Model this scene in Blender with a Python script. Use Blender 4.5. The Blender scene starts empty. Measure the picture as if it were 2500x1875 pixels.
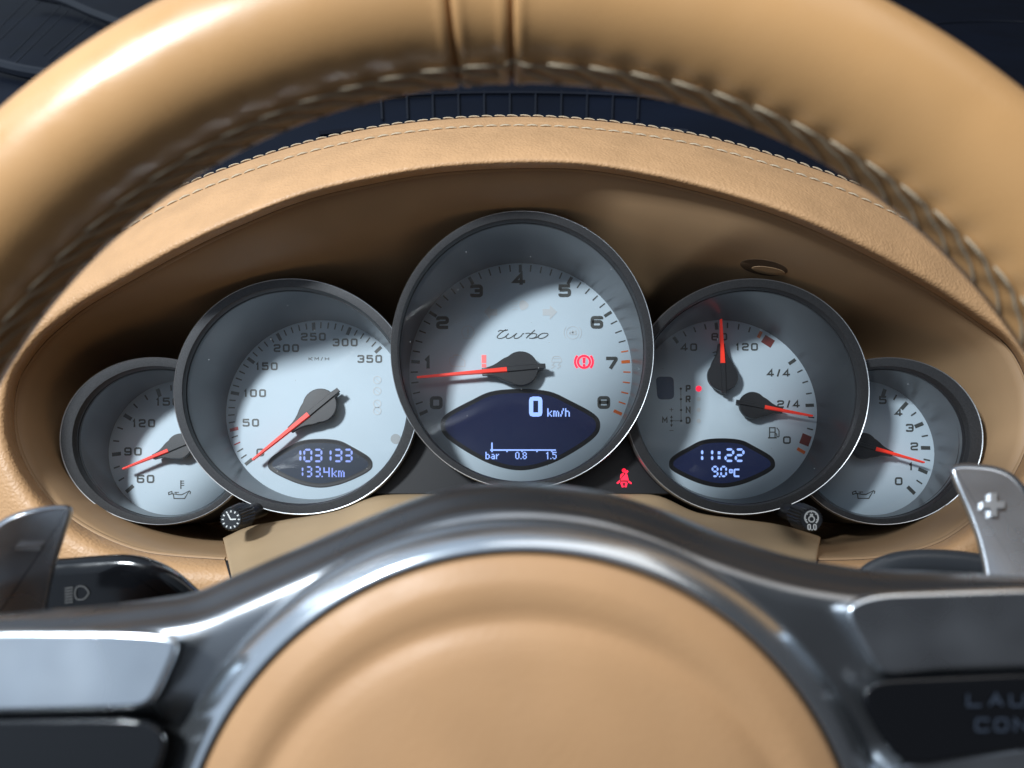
import bpy, bmesh, math, random
from mathutils import Vector, Matrix
random.seed(4)
sc = bpy.context.scene
R = math.radians
MM = 0.001

# ------------------------------------------------------------------ camera
# World frame: the middle dial faces -Y, its rim centre is the origin, millimetres in code.
FPX, CX, CY, TILT = 1805.0, 1250.0, 937.5, R(10.7)
FW = Vector((0, math.cos(TILT), math.sin(TILT)))
UP = Vector((0, -math.sin(TILT), math.cos(TILT)))
RT = Vector((1, 0, 0))
CAM = -(4.6 * RT + 15.6 * UP + 334.0 * FW)
cd = bpy.data.cameras.new('camera')
cam = bpy.data.objects.new('camera', cd)
sc.collection.objects.link(cam)
cam.location = CAM * MM
cam.rotation_euler = (R(90) + TILT, 0, 0)
cd.sensor_width = 36.0
cd.lens = 36.0 * FPX / 2500.0
cd.clip_start = 0.005
cd.clip_end = 20
cd.dof.use_dof = True
cd.dof.focus_distance = 0.352
cd.dof.aperture_fstop = 12.0
sc.camera = cam

# ------------------------------------------------------------------ light
w = bpy.data.worlds.new('World'); sc.world = w; w.use_nodes = True
wn = w.node_tree.nodes; wl = w.node_tree.links
bg = wn['Background']
tc = wn.new('ShaderNodeTexCoord'); dp = wn.new('ShaderNodeVectorMath'); dp.operation = 'DOT_PRODUCT'
rmp = wn.new('ShaderNodeValToRGB'); mr = wn.new('ShaderNodeMapRange')
dp.inputs[1].default_value = (-0.72, -0.50, 0.45)      # daylight comes in from the upper left, behind the driver
wl.new(tc.outputs['Generated'], dp.inputs[0]); wl.new(dp.outputs['Value'], mr.inputs[0])
mr.inputs[1].default_value = -1; mr.inputs[2].default_value = 1
wl.new(mr.outputs[0], rmp.inputs[0]); wl.new(rmp.outputs[0], bg.inputs[0])
rmp.color_ramp.elements[0].color = (0.055, 0.057, 0.064, 1)
rmp.color_ramp.elements[1].color = (0.68, 0.82, 1.0, 1)
rmp.color_ramp.elements[0].position = 0.60
rmp.color_ramp.elements[1].position = 0.90
bg.inputs[1].default_value = 0.7

def area(name, loc, target, power, sx_, sy_, col):
    ld = bpy.data.lights.new(name, 'AREA'); ld.shape = 'RECTANGLE'; ld.size = sx_; ld.size_y = sy_
    ld.energy = power; ld.color = col
    o = bpy.data.objects.new(name, ld); sc.collection.objects.link(o)
    o.location = Vector(loc) * MM
    d = (Vector(target) - Vector(loc)); o.rotation_euler = d.to_track_quat('-Z', 'Y').to_euler()
    return o
area('key_light', (-455, -740, 275), (0, 0, 0), 9.6, 0.10, 0.10, (0.88, 0.95, 1.0))
area('side_strip_light', (-700, -500, 420), (0, -60, -20), 0.40, 0.55, 0.07, (0.75, 0.87, 1.0))  # added strip lamp that draws a highlight streak on rim and metal
area('right_fill_light', (300, -700, 640), (20, -60, -20), 2.2, 0.9, 0.6, (1.0, 0.97, 0.93))  # added soft fill lamp that lifts the shaded sides
vs = sc.view_settings
vs.view_transform = 'Standard'; vs.look = 'None'; vs.exposure = 0.0; vs.gamma = 1.0; vs.use_curve_mapping = False
sc.render.engine = 'CYCLES'
cy = sc.cycles; cy.max_bounces = 6; cy.diffuse_bounces = 3; cy.glossy_bounces = 3; cy.transparent_max_bounces = 6; cy.transmission_bounces = 2
cy.caustics_reflective = False; cy.caustics_refractive = False
sc.render.resolution_x = 1024; sc.render.resolution_y = 768

# ------------------------------------------------------------------ projection helpers
def ray(px, py):
    return (FW + RT * ((px - CX) / FPX) + UP * ((CY - py) / FPX))
def WD(px, py, d):            # point at camera depth d
    return CAM + ray(px, py) * d
def WY(px, py, Y):            # point on the plane y = Y
    r = ray(px, py)
    return CAM + r * ((Y - CAM.y) / r.y)
def WP(px, py, k, a=0.0, b=0.0):   # plane y + a z + b x = k
    r = ray(px, py)
    n = Vector((b, 1, a))
    return CAM + r * ((k - n.dot(CAM)) / n.dot(r))
def WPL(px, py, d, cx, cy, a, b):   # plane through depth d at (cx, cy), leaning a to the right and b upwards
    n = RT * a + UP * b - FW; p0 = WD(cx, cy, d); r = ray(px, py)
    return CAM + r * ((p0 - CAM).dot(n) / r.dot(n))
def lerp(a, b, t): return a + (b - a) * t
def sstep(a, b, x):
    t = max(0.0, min(1.0, (x - a) / (b - a))); return t * t * (3 - 2 * t)
def interp(tab, x):
    for (x0, y0), (x1, y1) in zip(tab, tab[1:]):
        if x <= x1: return lerp(y0, y1, max(0, min(1, (x - x0) / (x1 - x0))))
    return tab[-1][1]
def catmull(P, n=8, closed=False):
    P = [Vector(p) for p in P]; out = []; L = len(P)
    segs = L if closed else L - 1
    for i in range(segs):
        if closed: p0, p1, p2, p3 = P[i - 1], P[i], P[(i + 1) % L], P[(i + 2) % L]
        else: p0, p1, p2, p3 = P[max(i - 1, 0)], P[i], P[i + 1], P[min(i + 2, L - 1)]
        for k in range(n):
            t = k / n
            out.append(0.5 * ((2 * p1) + (p2 - p0) * t + (2 * p0 - 5 * p1 + 4 * p2 - p3) * t * t + (3 * p1 - p0 - 3 * p2 + p3) * t ** 3))
    if not closed: out.append(P[-1].copy())
    return out
def resample(P, n, closed=False):
    Q = [Vector(p) for p in P]
    if closed: Q = Q + [Q[0]]
    L = [0]
    for a, b in zip(Q, Q[1:]): L.append(L[-1] + (b - a).length)
    out = []; j = 0; N = n if closed else n - 1
    for i in range(n):
        s = L[-1] * i / N
        while j < len(L) - 2 and L[j + 1] < s: j += 1
        d = L[j + 1] - L[j]
        out.append(Q[j].lerp(Q[j + 1], (s - L[j]) / d if d else 0))
    return out

# ------------------------------------------------------------------ materials
MATS = {}
def mat(name, col, rough=0.5, metal=0.0, spec=0.5, bump=None, var=None, rvar=None, emit=None, coat=0.0, sheen=0.0, coord='Object'):
    m = bpy.data.materials.new(name); m.use_nodes = True
    nt = m.node_tree; N = nt.nodes; L = nt.links; b = N['Principled BSDF']
    b.inputs['Base Color'].default_value = (*col, 1); b.inputs['Roughness'].default_value = rough
    b.inputs['Metallic'].default_value = metal; b.inputs['Specular IOR Level'].default_value = spec
    b.inputs['Coat Weight'].default_value = coat; b.inputs['Coat Roughness'].default_value = 0.08
    tcn = N.new('ShaderNodeTexCoord')
    def noise(scale, detail=3.0):
        n = N.new('ShaderNodeTexNoise'); n.inputs['Scale'].default_value = scale; n.inputs['Detail'].default_value = detail
        L.new(tcn.outputs[coord], n.inputs['Vector']); return n
    if var:                   # (scale, amount) colour mottling
        n = noise(var[0], 2); mx = N.new('ShaderNodeMix'); mx.data_type = 'RGBA'
        mp = N.new('ShaderNodeMapRange'); mp.inputs[1].default_value = 0.3; mp.inputs[2].default_value = 0.7
        L.new(n.outputs['Fac'], mp.inputs[0]); L.new(mp.outputs[0], mx.inputs['Factor'])
        a = var[1]
        mx.inputs[6].default_value = (*[c * (1 - a) for c in col], 1); mx.inputs[7].default_value = (*[min(1, c * (1 + a)) for c in col], 1)
        L.new(mx.outputs[2], b.inputs['Base Color'])
    if rvar:
        n = noise(rvar[0], 2); mp = N.new('ShaderNodeMapRange'); mp.inputs[1].default_value = 0.3; mp.inputs[2].default_value = 0.7
        mp.inputs[3].default_value = max(0.02, rough - rvar[1]); mp.inputs[4].default_value = min(1, rough + rvar[1])
        L.new(n.outputs['Fac'], mp.inputs[0]); L.new(mp.outputs[0], b.inputs['Roughness'])
    if bump:                  # list of (kind, scale, strength, dist mm)
        prev = None
        for kind, s, st, dist in bump:
            bp = N.new('ShaderNodeBump'); bp.inputs['Strength'].default_value = st; bp.inputs['Distance'].default_value = dist * MM
            if kind == 'v':
                v = N.new('ShaderNodeTexVoronoi'); v.feature = 'SMOOTH_F1'; v.inputs['Scale'].default_value = s; v.inputs['Smoothness'].default_value = 0.6
                nn = noise(s * 0.6, 0); mxv = N.new('ShaderNodeMix'); mxv.data_type = 'VECTOR'; mxv.inputs[0].default_value = 0.0012
                ad = N.new('ShaderNodeVectorMath'); ad.operation = 'MULTIPLY_ADD'
                ad.inputs[1].default_value = (0.9 / s, 0.9 / s, 0.9 / s)
                L.new(nn.outputs['Color'], ad.inputs[0]); L.new(tcn.outputs[coord], ad.inputs[2]); L.new(ad.outputs[0], v.inputs['Vector'])
                N.remove(mxv)
                L.new(v.outputs['Distance'], bp.inputs['Height'])
            else:
                L.new(noise(s, 1).outputs['Fac'], bp.inputs['Height'])
            if prev: L.new(prev.outputs[0], bp.inputs['Normal'])
            prev = bp
        L.new(prev.outputs[0], b.inputs['Normal'])
    if emit:
        b.inputs['Emission Color'].default_value = (*emit[0], 1); b.inputs['Emission Strength'].default_value = emit[1]
    MATS[name] = m
    return m

TAN = (0.52, 0.30, 0.135)
mat('hood_leather', (0.56, 0.325, 0.16), 0.5, spec=0.45, bump=[('v', 800, 0.55, 0.4), ('n', 260, 0.3, 0.4)], var=(60, 0.07), rvar=(300, 0.08))
mat('rim_leather', (0.59, 0.325, 0.135), 0.31, spec=0.5, bump=[('v', 1700, 0.14, 0.14), ('n', 80, 0.12, 0.8)], var=(35, 0.08), rvar=(120, 0.07))
mat('airbag_leather', (0.46, 0.262, 0.13), 0.46, spec=0.45, bump=[('v', 1300, 0.22, 0.2), ('n', 60, 0.05, 0.5)], var=(40, 0.06), rvar=(100, 0.06))
mat('tan_plastic', (0.40, 0.255, 0.14), 0.55, spec=0.4, bump=[('n', 1500, 0.2, 0.12)], var=(30, 0.05))
mat('khaki_plastic', (0.43, 0.305, 0.18), 0.55, spec=0.4, bump=[('n', 1600, 0.25, 0.12)], var=(40, 0.05))
mat('seam_thread', (0.52, 0.43, 0.31), 0.7, spec=0.2, bump=[('n', 2500, 0.6, 0.2)])
mat('rim_thread', (0.50, 0.41, 0.29), 0.8, spec=0.1, bump=[('n', 2500, 0.6, 0.2)])
mat('recess_shade', (0.10, 0.06, 0.032), 0.7)  # shade inside the sensor opening, put into the colour
mat('seam_shadow', (0.05, 0.027, 0.015), 0.8)
mat('seam_band_leather', (0.30, 0.175, 0.08), 0.5, spec=0.4, bump=[('n', 400, 0.3, 0.4)], var=(120, 0.15))
mat('black_plastic', (0.016, 0.016, 0.018), 0.42, spec=0.45, bump=[('n', 2200, 0.2, 0.08)])
mat('gloss_black', (0.006, 0.0065, 0.008), 0.12, spec=0.5, rvar=(80, 0.06))
mat('hood_black', (0.006, 0.006, 0.0065), 0.7)
mat('stalk_slate', (0.030, 0.034, 0.040), 0.38, spec=0.5, bump=[('n', 1500, 0.2, 0.1)])
mat('bezel_metal', (0.052, 0.053, 0.056), 0.40, metal=0.55, bump=[('n', 2600, 0.5, 0.10)], var=(1800, 0.2))
mat('bezel_edge', (0.66, 0.68, 0.70), 0.34, metal=0.95, bump=[('n', 2600, 0.3, 0.08)])
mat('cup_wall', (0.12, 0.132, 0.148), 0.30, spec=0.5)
mat('dial_silver', (0.60, 0.72, 0.80), 0.55, spec=0.3, bump=[('n', 3000, 0.12, 0.05)], var=(40, 0.015))
mat('dial_print', (0.062, 0.070, 0.068), 0.5)
mat('dial_print_light', (0.60, 0.64, 0.66), 0.5)
mat('dial_print_mid', (0.40, 0.43, 0.44), 0.5)
mat('orange_print', (0.85, 0.17, 0.02), 0.5)
mat('dark_red_print', (0.20, 0.035, 0.03), 0.5)
mat('red_print', (0.42, 0.03, 0.035), 0.5)
mat('blue_cap', (0.045, 0.075, 0.15), 0.35)
mat('needle_red', (0.95, 0.045, 0.02), 0.35, emit=((1.0, 0.035, 0.015), 0.28))
mat('needle_hub', (0.017, 0.018, 0.021), 0.42, spec=0.45, bump=[('n', 1800, 0.15, 0.05)])
mat('screen_blue', (0.006, 0.009, 0.03), 0.2, spec=0.5, emit=((0.012, 0.022, 0.085), 0.36))
mat('screen_lit_grey', (0.032, 0.042, 0.055), 0.22, spec=0.5, emit=((0.02, 0.03, 0.07), 0.3))  # grey base carries the direct light falling on the left screen
mat('screen_frame', (0.004, 0.004, 0.006), 0.3)
mat('lcd_blue', (0.2, 0.3, 0.8), 0.5, emit=((0.32, 0.50, 1.0), 0.9))
mat('lcd_blue_dim', (0.25, 0.33, 0.75), 0.5, emit=((0.20, 0.29, 0.85), 0.42))
mat('warning_red', (0.9, 0.02, 0.06), 0.5, emit=((1.0, 0.012, 0.05), 1.05))
mat('warning_pink', (0.9, 0.2, 0.2), 0.5, emit=((1.0, 0.10, 0.10), 0.5))
mat('gunmetal', (0.33, 0.345, 0.365), 0.29, metal=0.97, rvar=(40, 0.04), var=(25, 0.08))
mat('ring_metal', (0.68, 0.73, 0.78), 0.2, metal=0.95, rvar=(60, 0.04))
mat('spoke_metal', (0.80, 0.85, 0.90), 0.27, metal=1.0, rvar=(50, 0.07), var=(60, 0.12))
mat('paddle_metal', (0.55, 0.58, 0.62), 0.27, metal=0.9, rvar=(60, 0.06), bump=[('n', 1800, 0.12, 0.05)])
mat('paddle_side', (0.06, 0.065, 0.075), 0.35, metal=0.4)
mat('icon_white', (0.75, 0.78, 0.78), 0.6)
mat('icon_grey', (0.10, 0.10, 0.10), 0.6)
mat('icon_dim', (0.035, 0.045, 0.065), 0.5)
mat('navy_dash', (0.003, 0.006, 0.015), 0.6, spec=0.15, bump=[('n', 1200, 0.3, 0.2)], var=(12, 0.25))
mat('navy_slat', (0.006, 0.009, 0.017), 0.5, spec=0.4)
mat('glint', (0.7, 0.75, 0.68), 0.25, metal=0.6)
# clear instrument lens with dust; its pale haze is a painted veil of light
lm = bpy.data.materials.new('clear_lens'); lm.use_nodes = True
N = lm.node_tree.nodes; L = lm.node_tree.links; N.remove(N['Principled BSDF']); out = N['Material Output']
tr = N.new('ShaderNodeBsdfTransparent'); gl = N.new('ShaderNodeBsdfGlossy'); gl.inputs['Roughness'].default_value = 0.06
df = N.new('ShaderNodeBsdfDiffuse'); df.inputs['Color'].default_value = (0.75, 0.78, 0.8, 1)
fr = N.new('ShaderNodeFresnel'); fr.inputs['IOR'].default_value = 1.42
m1 = N.new('ShaderNodeMixShader'); m2 = N.new('ShaderNodeMixShader')
L.new(fr.outputs[0], m1.inputs[0]); L.new(tr.outputs[0], m1.inputs[1]); L.new(gl.outputs[0], m1.inputs[2])
tcn = N.new('ShaderNodeTexCoord'); vn = N.new('ShaderNodeTexVoronoi'); vn.inputs['Scale'].default_value = 240
L.new(tcn.outputs['Object'], vn.inputs['Vector'])
ra = N.new('ShaderNodeMapRange'); ra.inputs[1].default_value = 0.035; ra.inputs[2].default_value = 0.055; ra.inputs[3].default_value = 0.55; ra.inputs[4].default_value = 0.0
L.new(vn.outputs['Distance'], ra.inputs[0])
nz = N.new('ShaderNodeTexNoise'); nz.inputs['Scale'].default_value = 22; nz.inputs['Detail'].default_value = 5
L.new(tcn.outputs['Object'], nz.inputs['Vector'])
rb = N.new('ShaderNodeMapRange'); rb.inputs[1].default_value = 0.45; rb.inputs[2].default_value = 0.8; rb.inputs[3].default_value = 0.006; rb.inputs[4].default_value = 0.035
L.new(nz.outputs['Fac'], rb.inputs[0])
sxc = N.new('ShaderNodeSeparateColor'); L.new(vn.outputs['Color'], sxc.inputs[0]); gt = N.new('ShaderNodeMath'); gt.operation = 'GREATER_THAN'; gt.inputs[1].default_value = 0.72; L.new(sxc.outputs[0], gt.inputs[0])
mm_ = N.new('ShaderNodeMath'); mm_.operation = 'MULTIPLY'; L.new(ra.outputs[0], mm_.inputs[0]); L.new(gt.outputs[0], mm_.inputs[1])
mxn = N.new('ShaderNodeMath'); mxn.operation = 'MAXIMUM'; L.new(mm_.outputs[0], mxn.inputs[0]); L.new(rb.outputs[0], mxn.inputs[1])
L.new(mxn.outputs[0], m2.inputs[0]); L.new(m1.outputs[0], m2.inputs[1]); L.new(df.outputs[0], m2.inputs[2]); L.new(m2.outputs[0], out.inputs[0])
MATS['clear_lens'] = lm

# ------------------------------------------------------------------ object helpers
COL = sc.collection
ORG = {}
def thing(name, label, cat, origin, group=None):
    o = bpy.data.objects.new(name, None); COL.objects.link(o); o.empty_display_size = 0.01
    o.location = Vector(origin) * MM; ORG[o.name] = Vector(origin)
    o['label'] = label; o['category'] = cat
    if group: o['group'] = group
    return o
def mesh(name, V, F, smooth=40):
    me = bpy.data.meshes.new(name); me.from_pydata([tuple(v) for v in V], [], F)
    bm = bmesh.new(); bm.from_mesh(me)
    bmesh.ops.remove_doubles(bm, verts=bm.verts, dist=1e-7)
    bmesh.ops.recalc_face_normals(bm, faces=bm.faces); bm.to_mesh(me); bm.free()
    if smooth:
        me.shade_smooth(); me.set_sharp_from_angle(angle=R(smooth))
    return me
def part(name, V, F, m, parent=None, smooth=40, label=None, kind=None):
    org = ORG[parent.name] if parent else Vector((0, 0, 0))
    me = mesh(name, [(Vector(v) - org) * MM for v in V], F, smooth)
    me.materials.append(MATS[m])
    o = bpy.data.objects.new(name, me); COL.objects.link(o)
    if parent: o.parent = parent
    ORG[o.name] = org
    if label: o['label'] = label
    if kind: o['kind'] = kind
    return o
def inst(name, me, mtx, parent):
    """a copy that shares mesh data; mtx in world mm, mesh already in metres"""
    o = bpy.data.objects.new(name, me); COL.objects.link(o); o.parent = parent
    m = mtx.copy(); t = (m.to_translation() - ORG[parent.name]) * MM
    m.translation = t; o.matrix_local = m; ORG[o.name] = ORG[parent.name]
    return o
def loft(rows, close_u=False, close_v=False, cap0=False, cap1=False):
    V = [v for r in rows for v in r]; n = len(rows[0]); F = []
    RN = len(rows)
    for i in range(RN if close_v else RN - 1):
        for j in range(n if close_u else n - 1):
            a = i * n + j; b = i * n + (j + 1) % n; c = ((i + 1) % RN) * n + (j + 1) % n; d = ((i + 1) % RN) * n + j
            F.append((a, b, c, d))
    if cap0: F.append(tuple(range(n)))
    if cap1: F.append(tuple((RN - 1) * n + k for k in range(n)))
    return V, F
def merge(*parts):
    V = []; F = []
    for v, f in parts:
        o = len(V); V += list(v); F += [tuple(i + o for i in q) for q in f]
    return V, F

# ---- flat strokes ----
def fillet(P, r, closed, n=5):
    P = [Vector(p) for p in P]; L = len(P); out = []
    for i in range(L):
        if not closed and i in (0, L - 1): out.append(P[i]); continue
        a, b, c = P[i - 1], P[i], P[(i + 1) % L]
        u = a - b; v = c - b; lu, lv = u.length, v.length
        if lu < 1e-6 or lv < 1e-6: out.append(b); continue
        d = min(r, lu * 0.48, lv * 0.48); u = u / lu * d; v = v / lv * d
        for k in range(n + 1):
            t = k / n; out.append((b + u) * (1 - t) ** 2 + b * 2 * t * (1 - t) + (b + v) * t * t)
    return out
def ribbon(P, wd, closed):
    P = [Vector(p[:2]) for p in P]
    Q = [P[0]]
    for p in P[1:]:
        if (p - Q[-1]).length > 1e-5: Q.append(p)
    if closed and (Q[0] - Q[-1]).length < 1e-5: Q.pop()
    P = Q; n = len(P); Lf = []; Rt = []
    for i in range(n):
        if closed: a, c = P[i - 1], P[(i + 1) % n]
        else: a, c = P[max(i - 1, 0)], P[min(i + 1, n - 1)]
        b = P[i]
        d1 = (b - a); d2 = (c - b)
        if d1.length < 1e-9: d1 = d2
        if d2.length < 1e-9: d2 = d1
        d1 = d1.normalized(); d2 = d2.normalized()
        n1 = Vector((-d1.y, d1.x)); n2 = Vector((-d2.y, d2.x)); m = n1 + n2
        m = m / max(m.length, 1e-6); s = 1 / max(0.45, m.dot(n1))
        Lf.append(b + m * wd / 2 * s); Rt.append(b - m * wd / 2 * s)
    F = []
    for i in range(n if closed else n - 1):
        j = (i + 1) % n; F.append((i, j, n + j, n + i))
    return Lf + Rt, F
def flat(pieces2d, mapf, thick=True):
    """pieces2d list of (V2,F); mapf(u,v,layer) -> 3D"""
    V2, F = merge(*pieces2d)
    n = len(V2)
    V = [mapf(p[0], p[1], 0) for p in V2]
    if not thick: return V, F
    V += [mapf(p[0], p[1], 1) for p in V2]
    G = list(F) + [tuple(i + n for i in reversed(f)) for f in F]
    cnt = {}
    for f in F:
        for a, b in zip(f, f[1:] + f[:1]): cnt[(a, b)] = cnt.get((a, b), 0) + 1
    for (a, b) in list(cnt):
        if (b, a) not in cnt: G.append((a, a + n, b + n, b))
    return V, G
def poly2(P): return [Vector(p) for p in P], [tuple(range(len(P)))]
def disc2(cx, cy, r, n=20, ry=None):
    return poly2([(cx + r * math.cos(2 * math.pi * k / n), cy + (ry or r) * math.sin(2 * math.pi * k / n)) for k in range(n)])
def arc(cx, cy, r, a0, a1, n=14):   # px coordinates: y grows down, angles counter-clockwise as seen
    return [(cx + r * math.cos(R(lerp(a0, a1, k / n))), cy - r * math.sin(R(lerp(a0, a1, k / n)))) for k in range(n + 1)]

GLY = {  # strokes: (points, closed, rounding)
 '0': [([(0,0),(1,0),(1,1),(0,1)], 1, .28)],
 '1': [([(.12,.74),(.56,1.0),(.56,-.09)], 0, 0)],
 '2': [([(0,.76),(0,1),(1,1),(1,.52),(0,.46),(0,0),(1.09,0)], 0, .26)],
 '3': [([(0,.8),(0,1),(1,1),(1,0),(0,0),(0,.2)], 0, .26), ([(.3,.51),(1,.51)], 0, 0)],
 '4': [([(.70,-.09),(.70,1.02),(-.02,.24),(1.12,.24)], 0, 0)],
 '5': [([(1.06,1),(.03,1),(.0,.54)], 0, 0), ([(-.05,.57),(1,.60),(1,0),(0,0),(0,.2)], 0, .27)],
 '6': [([(1,.82),(1,1),(0,1),(0,0),(1,0),(1,.57),(0,.57)], 0, .26)],
 '7': [([(-.06,1),(1,1),(1,.86),(.38,-.09)], 0, .06)],
 '8': [([(0,0),(1,0),(1,1),(0,1)], 1, .26), ([(0,.52),(1,.52)], 0, 0)],
 '9': [([(0,.18),(0,0),(1,0),(1,1),(0,1),(0,.43),(1,.43)], 0, .26)],
 '/': [([(.1,-.1),(.9,1.1)], 0, 0)],
 'K': [([(0,0),(0,1)], 0, 0), ([(1,1),(.12,.5),(1,0)], 0, 0)],
 'M': [([(0,0),(0,1),(.5,.35),(1,1),(1,0)], 0, 0)],
 'H': [([(0,0),(0,1)], 0, 0), ([(1,0),(1,1)], 0, 0), ([(0,.5),(1,.5)], 0, 0)],
 'P': [([(0,-.08),(0,1),(1,1),(1,.42),(0,.42)], 0, .22)],
 'R': [([(0,-.08),(0,1),(1,1),(1,.45),(0,.45)], 0, .22), ([(.55,.45),(1,-.08)], 0, 0)],
 'N': [([(0,-.08),(0,1),(1,0),(1,1.08)], 0, 0)],
 'D': [([(0,0),(.7,0),(1,.25),(1,.75),(.7,1),(0,1)], 1, .1)],
 'A': [([(0,0),(.5,1),(1,0)], 0, 0), ([(.2,.35),(.8,.35)], 0, 0)],
 'B': [([(0,0),(0,1),(.9,1),(.9,.52),(0,.52)], 0, .2), ([(0,.52),(1,.52),(1,0),(0,0)], 0, .2)],
 'S': [([(1,.8),(1,1),(0,1),(0,.53),(1,.47),(1,0),(0,0),(0,.2)], 0, .26)],
 'L': [([(0,1),(0,0),(1,0)], 0, 0)],
 'U': [([(0,1),(0,0),(1,0),(1,1)], 0, .25)],
 'C': [([(1,.8),(1,1),(0,1),(0,0),(1,0),(1,.2)], 0, .26)],
 'O': [([(0,0),(1,0),(1,1),(0,1)], 1, .28)],
 'T': [([(0,1),(1,1)], 0, 0), ([(.5,1),(.5,0)], 0, 0)],
}
def text2(s, cx, cy, tw, th, sw, gap=0.32, narrow='1/'):
    """glyph outlines fitted into a box tw x th centred at cx, cy (y down); sw stroke width"""
    ws = [0.62 if c in narrow else 1.0 for c in s]
    n = len(s); unit = tw / (sum(ws) + gap * (n - 1)); x = cx - tw / 2; out = []
    for c, wd in zip(s, ws):
        cw = unit * wd - sw; ch = th - sw
        for pts, closed, rd in GLY[c]:
            P = [(x + sw / 2 + p[0] * cw, cy + th / 2 - sw / 2 - p[1] * ch) for p in pts]
            if rd: P = fillet(P, rd * min(max(cw, 1e-3), ch), closed)
            out.append(ribbon(P, sw, closed))
        x += unit * (wd + gap)
    return out
PIX = {'k': ['1000','1000','1001','1010','1100','1010','1001'], 'm': ['00000','00000','11010','10101','10101','10101','10101'],
 '/': ['001','001','010','010','010','100','100'], 'h': ['1000','1000','1110','1001','1001','1001','1001'],
 'b': ['1000','1000','1110','1001','1001','1001','1110'], 'a': ['0000','0000','0110','0001','0111','1001','0111'],
 'r': ['000','000','101','110','100','100','100'], '0': ['0110','1001','1001','1001','1001','1001','0110'],
 '8': ['0110','1001','1001','0110','1001','1001','0110'], '1': ['010','110','010','010','010','010','010'],
 '5': ['1111','1000','1110','0001','0001','1001','0110'], '.': ['0','0','0','0','0','0','1']}
def pix2(s, x, y, p):
    V = []; F = []
    for c in s:
        g = PIX[c]
        for r_, row in enumerate(g):
            for k, b in enumerate(row):
                if b == '1':
                    o = len(V); x0 = x + k * p; y0 = y + r_ * p; e = p * 0.03
                    V += [Vector((x0 - e, y0 - e)), Vector((x0 + p + e, y0 - e)), Vector((x0 + p + e, y0 + p + e)), Vector((x0 - e, y0 + p + e))]
                    F.append((o, o + 1, o + 2, o + 3))
        x += (len(g[0]) + 1) * p
    return V, F
SEG = {'0':'abcdef','1':'bc','2':'abged','3':'abgcd','4':'fgbc','9':'abcdfg'}
def seg2(c, x, y, wd, h, t):
    out = []; e = t * 0.55; hh = h / 2
    S = {'a': [(x+e,y),(x+wd-e,y)], 'd': [(x+e,y+h),(x+wd-e,y+h)], 'g': [(x+e,y+hh),(x+wd-e,y+hh)],
         'f': [(x,y+e),(x,y+hh-e)], 'e': [(x,y+hh+e),(x,y+h-e)], 'b': [(x+wd,y+e),(x+wd,y+hh-e)], 'c': [(x+wd,y+hh+e),(x+wd,y+h-e)]}
    for k in SEG[c]:
        (x0, y0), (x1, y1) = S[k]; q = t / 2
        if k in 'adg': P = [(x0-q*.6,y0),(x0+q*.4,y0-q),(x1-q*.4,y1-q),(x1+q*.6,y1),(x1-q*.4,y1+q),(x0+q*.4,y0+q)]
        else: P = [(x0,y0-q*.6),(x0+q,y0+q*.4),(x1+q,y1-q*.4),(x1,y1+q*.6),(x1-q,y1-q*.4),(x0-q,y0+q*.4)]
        out.append(poly2(P))
    return out

# ------------------------------------------------------------------ solid slab from an outline
def inset(P, d):
    n = len(P); area2 = sum(P[i - 1].x * P[i].y - P[i].x * P[i - 1].y for i in range(n)); s = 1 if area2 > 0 else -1
    out = []
    for i in range(n):
        t = (P[(i + 1) % n] - P[i - 1]); t.normalize()
        out.append(P[i] + Vector((-t.y, t.x)) * d * s)
    return out
def slab(outline, prof, mapf, n=90, caps=True, smooth_n=6):
    """outline px polygon; prof list of (inset px, depth); mapf(px,py,depth)"""
    P = resample(outline, n, True)
    for _ in range(smooth_n):
        P = [(P[i - 1] + P[i] * 2 + P[(i + 1) % n]) / 4 for i in range(n)]
    prof = list(prof) + [(prof[-1][0] + 2.0, prof[-1][1])]
    rows = [[mapf(p.x, p.y, d) for p in inset(P, i)] for i, d in prof]
    return loft(rows, close_u=True, cap0=caps, cap1=caps)
def tube(P, r, k=8, closed=False):
    P = [Vector(p) for p in P]; n = len(P); rows = []; up = Vector((0.13, 0.31, 0.94))
    for i in range(n):
        a = P[i - 1] if (closed or i) else P[0]; c = P[(i + 1) % n] if (closed or i < n - 1) else P[-1]
        t = (c - a).normalized(); x = t.cross(up).normalized(); y = t.cross(x)
        rr = r(i / max(1, n - 1)) if callable(r) else r
        rows.append([P[i] + x * rr * math.cos(2 * math.pi * j / k) + y * rr * math.sin(2 * math.pi * j / k) for j in range(k)])
    return loft(rows, close_u=True, close_v=closed, cap0=not closed, cap1=not closed)

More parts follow.
